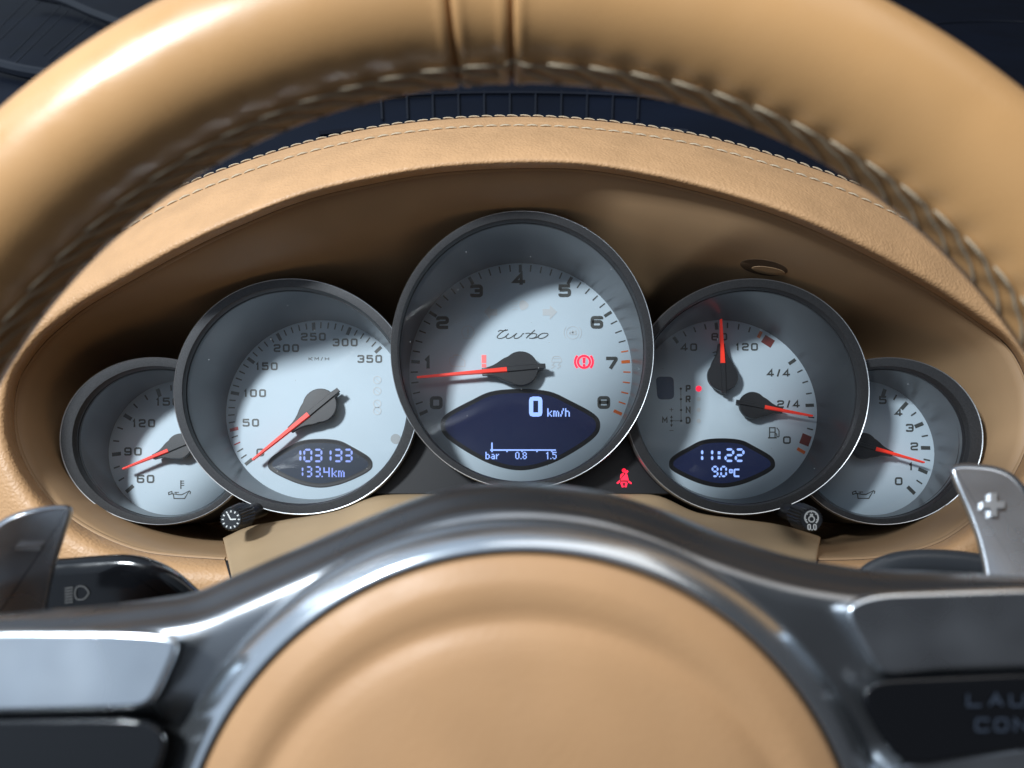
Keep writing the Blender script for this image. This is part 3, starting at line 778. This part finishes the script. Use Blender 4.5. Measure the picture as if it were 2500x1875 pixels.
# ---------------- coolant and fuel (right of middle)
T, g = gauge('fuel_and_coolant_gauge', 'right middle dial with clock screen, fuel pump symbol and two red needles', 'fuel gauge', 'fuel')
f = dial_map(g, *C3)
for k in range(9):
    deg = 124.4 - 7.66 * k
    tick(g, T, deg, 197 if k in (0, 4, 8) else 201, 215, 8 if k in (0, 4, 8) else 3.2, 'orange_print' if k == 8 else 'dial_print')
for k in range(9):
    deg = 34.2 - 8.15 * k
    if k == 7: continue
    tick(g, T, deg, 194 if k in (0, 4, 8) else 200, 214.5, 8 if k in (0, 4, 8) else 3.2, 'orange_print' if k == 8 else 'dial_print')
tick(g, T, 56.0, 190, 212, 27, 'dark_red_print'); tick(g, T, -22.8, 192, 215, 26, 'dark_red_print')
for s, u, v, tw in (('40', 420, 512, 104), ('80', 612, 446, 100), ('120', 785, 510, 142), ('4/4', 987, 675, 146), ('2/4', 1050, 872, 144), ('0', 1040, 1100, 50)):
    put(T, g, 'numeral', text2(s, u, v, tw, 48, 10, narrow='1/'), 'dial_print', f)
put(T, g, 'coolant_symbol', [ribbon([(608, 500), (608, 565)], 8, False), ribbon(catmull([Vector(q) for q in [(570, 548), (590, 542), (608, 550), (635, 545)]], 4), 6, False), ribbon(catmull([Vector(q) for q in [(578, 566), (600, 560), (618, 567)]], 4), 6, False)], 'dial_print', f)
pu = [ribbon([(930, 1085), (930, 1022), (965, 1022), (965, 1085)], 7, False), ribbon([(920, 1086), (976, 1086)], 8, False), ribbon([(930, 1050), (965, 1050)], 6, False),
      ribbon(fillet([(965, 1060), (976, 1060), (976, 1080), (990, 1080), (990, 1040), (975, 1022)], 6, False), 6, False)]
put(T, g, 'fuel_pump_symbol', pu, 'dial_print', f)
k3 = dial_map(g, *K3)
for s, v in (('P', 630), ('R', 868), ('N', 1110), ('D', 1345)):
    put(T, g, 'gear_letter', text2(s, 830, v, 112, 158, 34), 'dial_print', k3)
put(T, g, 'gear_letter', text2('M', 305, 1342, 125, 150, 30), 'dial_print', k3)
gl_ = [ribbon([(665, 635), (672, 1358), (455, 1358)], 11, False), ribbon([(455, 1240), (455, 1490)], 11, False), ribbon([(455, 1065), (455, 1150)], 10, False), ribbon([(412, 1107), (498, 1107)], 10, False), ribbon([(408, 1577), (500, 1577)], 10, False),
       poly2([(425, 1290), (485, 1290), (455, 1235)]), poly2([(425, 1440), (485, 1440), (455, 1500)])] + [disc2(x, y, 26, 14) for x, y in ((665, 635), (667, 872), (670, 1115), (673, 1358), (455, 1358))]
put(T, g, 'shift_pattern', gl_, 'dial_print', k3)
put(T, g, 'park_indicator_light', [disc2(1067, 634, 66, 24)], 'warning_red', k3)
for v in (870, 1112, 1360): put(T, g, 'gear_indicator_dot', [disc2(1067, v, 48, 20)], 'dial_print_light', k3)
put(T, g, 'blue_symbol_window', [poly2([tuple(p) for p in fillet([(100, 365), (505, 365), (515, 870), (140, 880)], 110, True)])], 'blue_cap', k3)
display(g, T, 1620 + 1052 * K5[2], 1060 + 545 * K5[2], 945 * K5[2], 460 * K5[2], 405 * K5[2], 'screen_blue')
k5 = dial_map(g, *K5)
for s, x in (('1', 560), ('1', 740), ('2', 1118), ('2', 1302)):
    put(T, g, 'clock_digit', seg2(s, x, 275, 135, 205, 42), 'lcd_blue', k5)
put(T, g, 'clock_colon', [poly2([(975, 310), (1025, 310), (1025, 362), (975, 362)]), poly2([(975, 392), (1025, 392), (1025, 450), (975, 450)])], 'lcd_blue', k5)
for s, x in (('9', 882), ('0', 1036)):
    put(T, g, 'temperature_digit', seg2(s, x, 585, 90, 172, 34), 'lcd_blue', k5)
put(T, g, 'temperature_unit', [disc2(1010, 764, 14, 12), ribbon(fillet([(1190, 640), (1235, 640), (1235, 692), (1190, 692)], 8, True), 26, True), ribbon(fillet([(1365, 636), (1275, 636), (1275, 758), (1365, 758)], 20, False), 32, False)], 'lcd_blue', k5)
needle(g, T, (1765.8, 917.4), 37, cp(C3, 632, 612), cp(C3, 622, 335), 12.5, 4.5, tail=1.2, name='coolant_needle')
needle(g, T, (1839.4, 988.7), 33, cp(C3, 900, 885), cp(C3, 1203, 948), 11, 4, name='fuel_needle', tail=1.3)

# ---------------- oil temperature (far left)
OILCAN = [[(0, .42), (.02, .62), (.17, .52), (.15, .32), (0, .42)], [(.17, .55), (.24, .55), (.45, .62), (.6, .62), (.92, .28), (.72, .98), (.25, .98), (.22, .55)], [(.34, .52), (.34, .40), (.22, .40), (.46, .40)], [(.92, .28), (.98, .36), (.96, .56)]]
def oilcan(x0, y0, x1, y1, sw): return [ribbon([(lerp(x0, x1, a), lerp(y0, y1, b)) for a, b in P], sw, False) for P in OILCAN]
T, g = gauge('oil_temperature_gauge', 'far left dial with scale from 60 to 150 above an oil can symbol with thermometer', 'gauge', 'oilt')
f = dial_map(g, *C4)
for k in range(11):
    deg = 224.5 - 12.5 * k; major = k % 3 == 0
    tick(g, T, deg, 134 if major else 141, 155.5, 9 if major else 3.4, 'dial_print')
for s, u, v, tw in (('60', 882, 1138, 148), ('90', 776, 906, 148), ('120', 866, 668, 194), ('150', 1070, 486, 205)):
    put(T, g, 'numeral', text2(s, u, v, tw, 70, 14.5), 'dial_print', f)
put(T, g, 'oil_can_symbol', oilcan(1075, 1215, 1265, 1305, 8) + [ribbon([(1180, 1150), (1180, 1222)], 10, False)] + [ribbon([(1180, y), (1208, y)], 7, False) for y in (1156, 1174, 1192)], 'dial_print', f)
needle(g, T, (437, 1089), 31, cp(C4, 1070, 890), cp(C4, 690, 1055), 10.5, 4, name='needle')

# ---------------- oil pressure (far right)
T, g = gauge('oil_pressure_gauge', 'far right dial with scale from 0 to 5 above a plain oil can symbol', 'gauge', 'oilp')
f = dial_map(g, *C5)
for k in range(11):
    deg = -47 + 11.5 * k; major = k % 2 == 0
    tick(g, T, deg, 132 if major else 139, 154.5, 9 if major else 3.6, 'dial_print')
for s, u, v in (('0', 990, 992), ('1', 1078, 886), ('2', 1103, 740), ('3', 1070, 606), ('4', 990, 494), ('5', 875, 405)):
    put(T, g, 'numeral', text2(s, u, v, 38 if s == '1' else 56, 58, 12.5, narrow=''), 'dial_print', f)
put(T, g, 'oil_can_symbol', oilcan(655, 1038, 820, 1118, 7), 'dial_print', f)
needle(g, T, (2111.4, 1088), 32, cp(C5, 825, 755), cp(C5, 1175, 858), 10.5, 4, name='needle')

# ================================================================== WARNING LIGHT STRIP between the dials
wp = thing('warning_light_panel', 'dark panel with red seat belt warning below the middle dial', 'warning panel', WY(1275, 1160, 24))
rows = []
for k in range(41):
    t = k / 40; y = lerp(1040, 1209, t); x0 = lerp(960, 890, t); x1 = lerp(1590, 1660, t)
    rows.append([WY(lerp(x0, x1, q / 90), y, 24 + (2.5 if k == 40 else 0)) for q in range(91)])
V, F = clip(*loft(rows), ('tach', 'speed', 'fuel'))
part('plate', V, F, 'black_plastic', wp, 30)
k8 = lambda u, v, l=0: WY(K8[0] + u * K8[2], K8[1] + v * K8[2], 23.85 + .12 * l)
SB = [disc2(875, 672, 72, 22), poly2([(768, 790), (850, 762), (890, 775), (745, 960), (748, 880)]), poly2([(925, 790), (985, 800), (1028, 960), (1025, 1010), (870, 1005), (762, 1010), (760, 985)]),
      ribbon([(925, 770), (1005, 680)], 72, False), poly2([(735, 985), (745, 1060), (665, 1130), (620, 1095)]), poly2([(1035, 1010), (1140, 1085), (1125, 1140), (1000, 1062)]),
      poly2([(750, 1050), (985, 1055), (960, 1095), (780, 1095)]), poly2([(752, 1095), (825, 1095), (872, 1235), (810, 1245)]), poly2([(925, 1095), (1000, 1095), (965, 1240), (890, 1235)])]
V, F = flat(SB, k8); part('seat_belt_warning_light', V, F, 'warning_red', wp, 0)

# ================================================================== COLUMN SHROUD
sh = thing('column_shroud', 'khaki plastic steering column shroud below the dials', 'column shroud', WY(1270, 1300, 0))
bk_ = [(548, 1312), (560, 1306), (610, 1285), (700, 1268), (820, 1246), (900, 1215), (960, 1207), (1100, 1206), (1275, 1206), (1450, 1206), (1530, 1206), (1610, 1211), (1700, 1250), (1800, 1266), (1900, 1280), (1985, 1304), (2000, 1310)]
fr_ = [(586, 1480), (600, 1480), (650, 1480), (740, 1480), (850, 1480), (940, 1480), (1010, 1480), (1100, 1480), (1275, 1480), (1450, 1480), (1540, 1480), (1620, 1480), (1700, 1480), (1800, 1480), (1880, 1480), (1958, 1480), (1970, 1480)]
B = catmull([Vector(p) for p in bk_], 6); Fq = catmull([Vector(p) for p in fr_], 6)
rows = []
for t, Y in ((0, 38), (0, 24), (.012, 18), (.05, 10), (.15, 2), (.3, -10), (.5, -24), (.7, -37), (1, -55)):
    rows.append([WY(a.lerp(b, t).x, a.lerp(b, t).y + (18 if Y == 38 else 0), Y) for a, b in zip(B, Fq)])
for r_ in rows:           # side cheeks turn back
    a_, b_ = r_[0], r_[-1]
    for q, v_ in ((.5, .35), (1.1, 1.2), (1.4, 2.6), (1.2, 24)):
        r_.insert(0, a_ + Vector((-q, v_, -q * .3))); r_.append(b_ + Vector((q, v_, -q * .3)))
V, F = loft(rows); part('shell', V, F, 'khaki_plastic', sh, 55)

# ================================================================== KNOBS
def knob(front, back, rpx, label, icons):
    a = WY(*front, -11); b = WY(*back, 24); ax = (b - a).normalized()
    T = thing('adjuster_knob', label, 'knob', b, 'ribbed black knobs below the dials')
    r_ = rpx * (WY(front[0] + 1, front[1], -11) - a).length
    x = Vector((1, 0, 0)); x = (x - ax * x.dot(ax)).normalized(); z = x.cross(ax).normalized()
    if z.z < 0: z = -z
    def row(s, rad, ribs):
        out = []
        for k in range(96):
            th = 2 * math.pi * k / 96; rr = rad * (1 + ribs * (0.055 * math.cos(th * 24)))
            out.append(a + ax * s + x * rr * math.cos(th) + z * rr * math.sin(th))
        return out
    V, F = loft([row(.3, r_ * .90, 0), row(0, r_ * .93, .4), row(.7, r_ * .99, 1), row(5, r_ * 1.05, 1), row(14, r_ * 1.14, 1), row(15.5, r_ * 1.05, .3), row(16, r_ * .8, 0), row(40, r_ * .78, 0)], close_u=True, cap0=True)
    kb = part('grip', V, F, 'black_plastic', T, 35)
    V, F = loft([row(.1, r_ * .9, 0), row(-.15, r_ * .86, 0)], close_u=True, cap1=True); part('end_cap', V, F, 'stalk_slate', T, 30)
    def f(u, v, l=0): return a + ax * (-.28 + .1 * l) + x * (u * r_) + z * (-v * r_)
    V, F = flat(icons, f); part('symbol', V, F, 'icon_white', T, 0)
clock = []
for k in range(12):
    an = 2 * math.pi * k / 12; clock.append(ribbon([(.62 * math.cos(an), .62 * math.sin(an)), (.8 * math.cos(an), .8 * math.sin(an))], .1, False))
clock.append(ribbon([(-.28, -.5), (-.02, .0), (.45, -.02)], .11, False))
knob((564, 1268), (632, 1244), 27.5, 'ribbed black knob with a clock symbol below the left dials', clock)
trip = [ribbon(arc(.0, -.18, .56, -52, 232, 24), .13, False), ribbon(arc(0, -.06, .24, 0, 360, 20)[:-1], .11, True), poly2([(-.14, -.52), (.14, -.52), (.12, -.3), (-.12, -.3)])]
for an in (-20, 40, 90, 140, 200): trip.append(ribbon([(.42 * math.cos(R(an)), -.18 - .42 * math.sin(R(an))), (.56 * math.cos(R(an)), -.18 - .56 * math.sin(R(an)))], .09, False))
for cx in (-.22, .26): trip.append(ribbon(fillet([(cx - .1, .4), (cx + .1, .4), (cx + .1, .82), (cx - .1, .82)], .1, True), .1, True))
trip.append(disc2(.02, .84, .06, 8))
knob((1981, 1269), (1915, 1246), 28.5, 'ribbed black knob with a trip reset symbol and 0.0 below the right dials', trip)

# ================================================================== STALKS behind the wheel
def stalk(label, outline, d, m, extra=None):
    T = thing('control_stalk', label, 'stalk', WD(outline[0][0], outline[0][1], d), 'stalks behind the steering wheel')
    P = catmull([Vector(p) for p in outline], 6, True)
    V, F = slab(P, [(4, d + 16), (0, d + 9), (0, d + 4), (8, d + 1), (20, d), (40, d - .6)], WD, 120, True, 3)
    part('lever', V, F, m, T, 50)
    return T
T = stalk('black light stalk with a headlight symbol behind the left paddle', [(60, 1375), (159, 1363), (255, 1355), (312, 1353), (368, 1363), (425, 1389), (467, 1423), (520, 1480), (560, 1580), (300, 1640), (40, 1600), (0, 1480)], 222, 'gloss_black')
sm = lambda u, v, l=0: WD(u, v, 221.0 + .15 * l)
V, F = flat([ribbon(fillet([(182, 1450), (186, 1432), (204, 1430), (219, 1447), (205, 1464), (186, 1464)], 9, True), 3, True)] + [ribbon([(158, y + 3), (178, y)], 3, False) for y in (1434, 1441, 1448, 1455, 1462, 1469)], sm)
part('headlight_symbol', V, F, 'icon_grey', T, 0)
stalk('slate grey wiper stalk behind the right paddle', [(2060, 1450), (2101, 1386), (2130, 1367), (2171, 1351), (2225, 1342), (2290, 1341), (2372, 1348), (2460, 1370), (2500, 1450), (2460, 1560), (2200, 1580), (2080, 1530)], 222, 'stalk_slate')

# ================================================================== STEERING WHEEL
WS = 0.85
WC = CAM + (2.25 * RT - 77.5 * UP + 180.0 * FW) * WS
WT = -0.07
E1 = RT.copy(); E2 = (UP * math.cos(WT) + FW * math.sin(WT)).normalized(); EN = E1.cross(E2).normalized()
if EN.dot(CAM - WC) < 0: EN = -EN         # towards the driver
RR, RB = 165 * WS, 17 * WS
sw = thing('steering_wheel', 'tan leather steering wheel with grey metal hub in the foreground', 'steering wheel', WC)
SEAMS = (95.55, 90.85)
PH_T, PH_B = 158.0, 186.0               # stitched band on the inner side of the rim
NST = 100; PITCH = 360.0 / NST
def rim_pt(th, ph, off=0.0):
    c = math.cos(R(th)); s = math.sin(R(th)); rad = E1 * c + E2 * s
    r_ = RB
    # slightly flattened section
    r_ *= 1 + 0.02 * math.cos(2 * R(ph))
    for q in SEAMS:
        d = (th - q + 180) % 360 - 180
        if abs(d) < 2.0:
            r_ -= 1.5 * math.exp(-(d / .17) ** 2)
            r_ += 0.22 * math.exp(-((abs(d) - .75) / .45) ** 2)
    # puckered leather along the lacing
    e = math.exp(-((ph - (PH_T - 5)) / 9.0) ** 2)
    r_ += .28 * e * (0.5 + 0.5 * math.cos(2 * math.pi * th / PITCH)) - .12 * e
    if PH_T - 2 < ph < PH_B + 2:
        u = (ph - PH_T) / (PH_B - PH_T); r_ -= 0.75 * max(0, math.sin(math.pi * max(0, min(1, u)))) ** .6 * (0.75 + .25 * math.cos(2 * math.pi * th / PITCH + 1.5))
    r_ += off
    return WC + rad * (RR + r_ * math.cos(R(ph))) + EN * (r_ * math.sin(R(ph)))
ths = []
t = -180.0
while t < 180:
    ths.append(t)
    near = min(abs((t - q + 180) % 360 - 180) for q in SEAMS)
    t += 0.06 if near < 1.4 else (0.5 if -5 < t < 185 else 1.0)
phs = [k * 10 for k in range(14)] + [140, 146, 150, 153, 156, 158, 160, 164, 168, 172, 176, 180, 184, 186, 188, 191, 195] + [200 + 10 * k for k in range(16)]
rows = [[rim_pt(th, ph) for ph in phs] for th in ths]
V, F = loft(rows, close_u=True, close_v=True)
rim = part('rim', V, F, 'rim_leather', sw, 70)
# lacing stitches: a short loop on the edge plus the diagonal thread
for k in range(NST):
    th0 = -180 + k * PITCH
    if not (12 < th0 < 168): continue
    P = []
    for q, ph, of in ((.42, PH_T - 1.5, .5), (.2, PH_T - 2.5, .75), (-.1, PH_T - 1.5, .7), (-.4, PH_T + 2, .5), (-.8, PH_T + 8, .45), (-1.3, PH_T + 15, .5), (-1.75, PH_B - 5, .5), (-2.0, PH_B + 1, .3)):
        P.append(rim_pt(th0 + q * PITCH, ph, of))
    P = catmull(P, 3)
    V, F = tube(P, lambda t: 0.31 * (0.5 + 0.5 * math.sin(math.pi * min(1, max(0, t))) ** .4), 6)
    part('stitch', V, F, 'rim_thread', rim, 60)
# ---- hub frame with spokes
C0 = catmull([Vector(p) for p in [(-420, 1530), (-200, 1515), (0, 1497), (226, 1480), (400, 1459), (480, 1444), (565, 1408), (735, 1334), (848, 1284), (1017, 1216), (1140, 1186), (1262, 1178), (1380, 1186), (1487, 1204), (1612, 1243), (1758, 1302), (1928, 1357), (2097, 1386), (2240, 1394), (2380, 1400), (2500, 1407), (2700, 1418), (2900, 1430)]], 7)
NC = len(C0)
nr = []
for i in range(NC):
    tt = (C0[min(i + 1, NC - 1)] - C0[max(i - 1, 0)]).normalized(); nr.append(Vector((-tt.y, tt.x)))
for _ in range(12): nr = [(nr[max(i - 1, 0)] + nr[i] * 2 + nr[min(i + 1, NC - 1)]).normalized() for i in range(NC)]
rows = []
for ins, d in ((30, 172), (8, 160), (1, 154), (0, 151), (5, 147.5), (16, 144), (30, 141.5), (44, 139.5), (54, 137.5), (62, 135.5), (72, 134.2), (90, 133.4), (120, 133), (170, 132.8)):
    rows.append([WD((C0[i] + nr[i] * ins).x, (C0[i] + nr[i] * ins).y, d) for i in range(NC)])
for yb, d in ((1900, 132.5), (2400, 134)):
    rows.append([WD(lerp((C0[i] + nr[i] * 170).x, C0[i].x, .6), lerp((C0[i] + nr[i] * 170).y, yb, .55 if yb == 1900 else 1), d) for i in range(NC)])
V, F = loft(rows); part('hub_frame', V, F, 'gunmetal', sw, 50)
# ---- ring round the airbag
ac = WD(1272, 2188, 124); sc_ = 124 / FPX
def ring_pt(rpx, th, d): return WD(1272 + rpx * math.cos(th), 2188 - rpx * math.sin(th), d)
prof = [(930, 136), (924, 132.2), (916, 130.6), (904, 129.5), (884, 128.0), (866, 126.8), (854, 126.2), (847, 126.2), (842, 127.2), (838, 131)]
rows = [[ring_pt(r_, 2 * math.pi * k / 160, d) for k in range(160)] for r_, d in prof]
V, F = loft(rows, close_u=True); part('hub_ring', V, F, 'ring_metal', sw, 60)
prof = [(839, 132), (838, 128.4), (834, 127.2), (824, 126.5), (800, 125.6), (770, 124.7), (752, 124.45), (736, 124.5), (720, 124.75), (704, 124.75), (688, 124.35), (670, 123.8), (650, 123.3), (600, 122.5), (450, 121.2), (250, 120.2), (60, 120.0)]
prof = [tuple(v) for v in catmull([Vector(p) for p in prof], 3)]
rows = [[WD(1272 + (8 if r_ < 760 else 0) * (760 - r_) / 60 * .3 + r_ * math.cos(2 * math.pi * k / 160), 2188 + (min(1, max(0, (770 - r_) / 60)) * 32) - r_ * math.sin(2 * math.pi * k / 160), d) for k in range(160)] for r_, d in prof]
V, F = loft(rows, close_u=True, cap1=True); part('airbag_cover', V, F, 'airbag_leather', sw, 60)
# ---- spoke covers and switch panels
def spoke(name, outline, dfront, dback, bev, m, n=130, sm_=9, label=None):
    V, F = slab([Vector(p) for p in outline], [(0, dback), (0, dfront + 1.6), (bev * .3, dfront + .6), (bev * .7, dfront + .15), (bev, dfront)], lambda x, y, d: WPL(x, y, d, 2272 if outline[2][0] > 1272 else -250, 1640, .05 if outline[2][0] > 1272 else -.07, .08 if outline[2][0] > 1272 else .10), n, True, sm_)
    return part(name, V, F, m, sw, 45, label)
spoke('spoke_cover', [(-330, 1575), (0, 1535), (300, 1536), (438, 1546), (452, 1560), (425, 1620), (375, 1730), (355, 1737), (0, 1745), (-330, 1760)], 129.6, 135, 17, 'spoke_metal')
spoke('spoke_cover', [(2047, 1483), (2075, 1462), (2140, 1444), (2500, 1432), (2850, 1440), (2850, 1640), (2500, 1634), (2300, 1640), (2158, 1656), (2140, 1650), (2090, 1560)], 129.6, 135, 17, 'spoke_metal')
spoke('switch_panel', [(-330, 1770), (0, 1754), (350, 1750), (400, 1770), (418, 1800), (400, 1860), (330, 1990), (240, 2100), (-330, 2120)], 129.0, 135, 13, 'gloss_black')
s2 = spoke('switch_panel', [(2092, 1700), (2104, 1672), (2140, 1656), (2500, 1641), (2850, 1645), (2850, 1815), (2500, 1830), (2240, 1872), (2200, 1870), (2150, 1800)], 129.0, 135, 13, 'gloss_black')
fm = lambda u, v, l=0: WPL(u, v, 128.5 + .15 * l, 2272, 1640, .05, .08)
V, F = flat(text2('LAUNCH', 2510, 1709, 300, 34, 6, .35) + text2('CONTROL', 2540, 1770, 320, 34, 6, .35), fm); part('lettering', V, F, 'icon_dim', s2, 0)
part('spoke_trim', *slab([Vector(p) for p in [(2148, 1868), (2500, 1822), (2850, 1815), (2850, 2100), (2300, 2100), (2180, 1960)]], [(0, 135), (0, 131), (8, 130), (14, 129.8)], WD, 70, True, 2), 'spoke_metal', sw, 45)

# ================================================================== PADDLES
def paddle(label, outline, d, sym, th, tilt, rise):
    cxp = sum(p[0] for p in outline) / len(outline)
    def WDT(x, y, q): return WPL(x, y, q, cxp, 1350, tilt, rise)
    T = thing('paddle_shifter', label, 'paddle shifter', WD(sum(p[0] for p in outline) / len(outline), 1450, d), 'metal paddle shifters behind the wheel')
    P = [Vector(p) for p in outline]
    V, F = slab(P, [(0, d + th), (-1, d + th * .6), (0, d + 2.0)], WDT, 140, False, 7); part('side_wall', V, F, 'paddle_side', T, 45)
    V, F = slab(P, [(0, d + 2.0), (2, d + .9), (6, d + .25), (9, d), (12, d - .05), (14, d - .05)], WDT, 140, False, 7)
    n = 140; F.append(tuple(6 * n + k for k in range(n))); part('blade', V, F, 'paddle_metal', T, 45)
    V, F = flat(sym, lambda u, v, l=0: WDT(u, v, d - 1.7 + 1.6 * l)); part('symbol', V, F, 'bezel_edge', T, 0)
def plus(cx, cy, a, b, wd): return [poly2([(cx - a, cy - wd), (cx - wd, cy - wd), (cx - wd, cy - b), (cx + wd, cy - b), (cx + wd, cy - wd), (cx + a, cy - wd), (cx + a, cy + wd), (cx + wd, cy + wd), (cx + wd, cy + b), (cx - wd, cy + b), (cx - wd, cy + wd), (cx - a, cy + wd)])]
paddle('dark metal paddle marked with a minus at the left', [(-60, 1330), (0, 1272), (34, 1254), (85, 1240), (127, 1234), (172, 1232), (182, 1236), (180, 1248), (158, 1310), (138, 1370), (122, 1440), (112, 1500), (108, 1560), (-60, 1580)], 186, plus(68, 1339, 30, 5, 5), 8, .28, -.15)
paddle('bright metal paddle marked with a plus at the right', [(2312, 1140), (2322, 1133), (2361, 1131), (2429, 1137), (2469, 1153), (2500, 1183), (2540, 1260), (2570, 1400), (2575, 1560), (2425, 1580), (2408, 1480), (2402, 1395), (2385, 1320), (2361, 1254), (2330, 1185)], 186, plus(2426, 1232, 27, 28, 8), 8, -.30, .35)
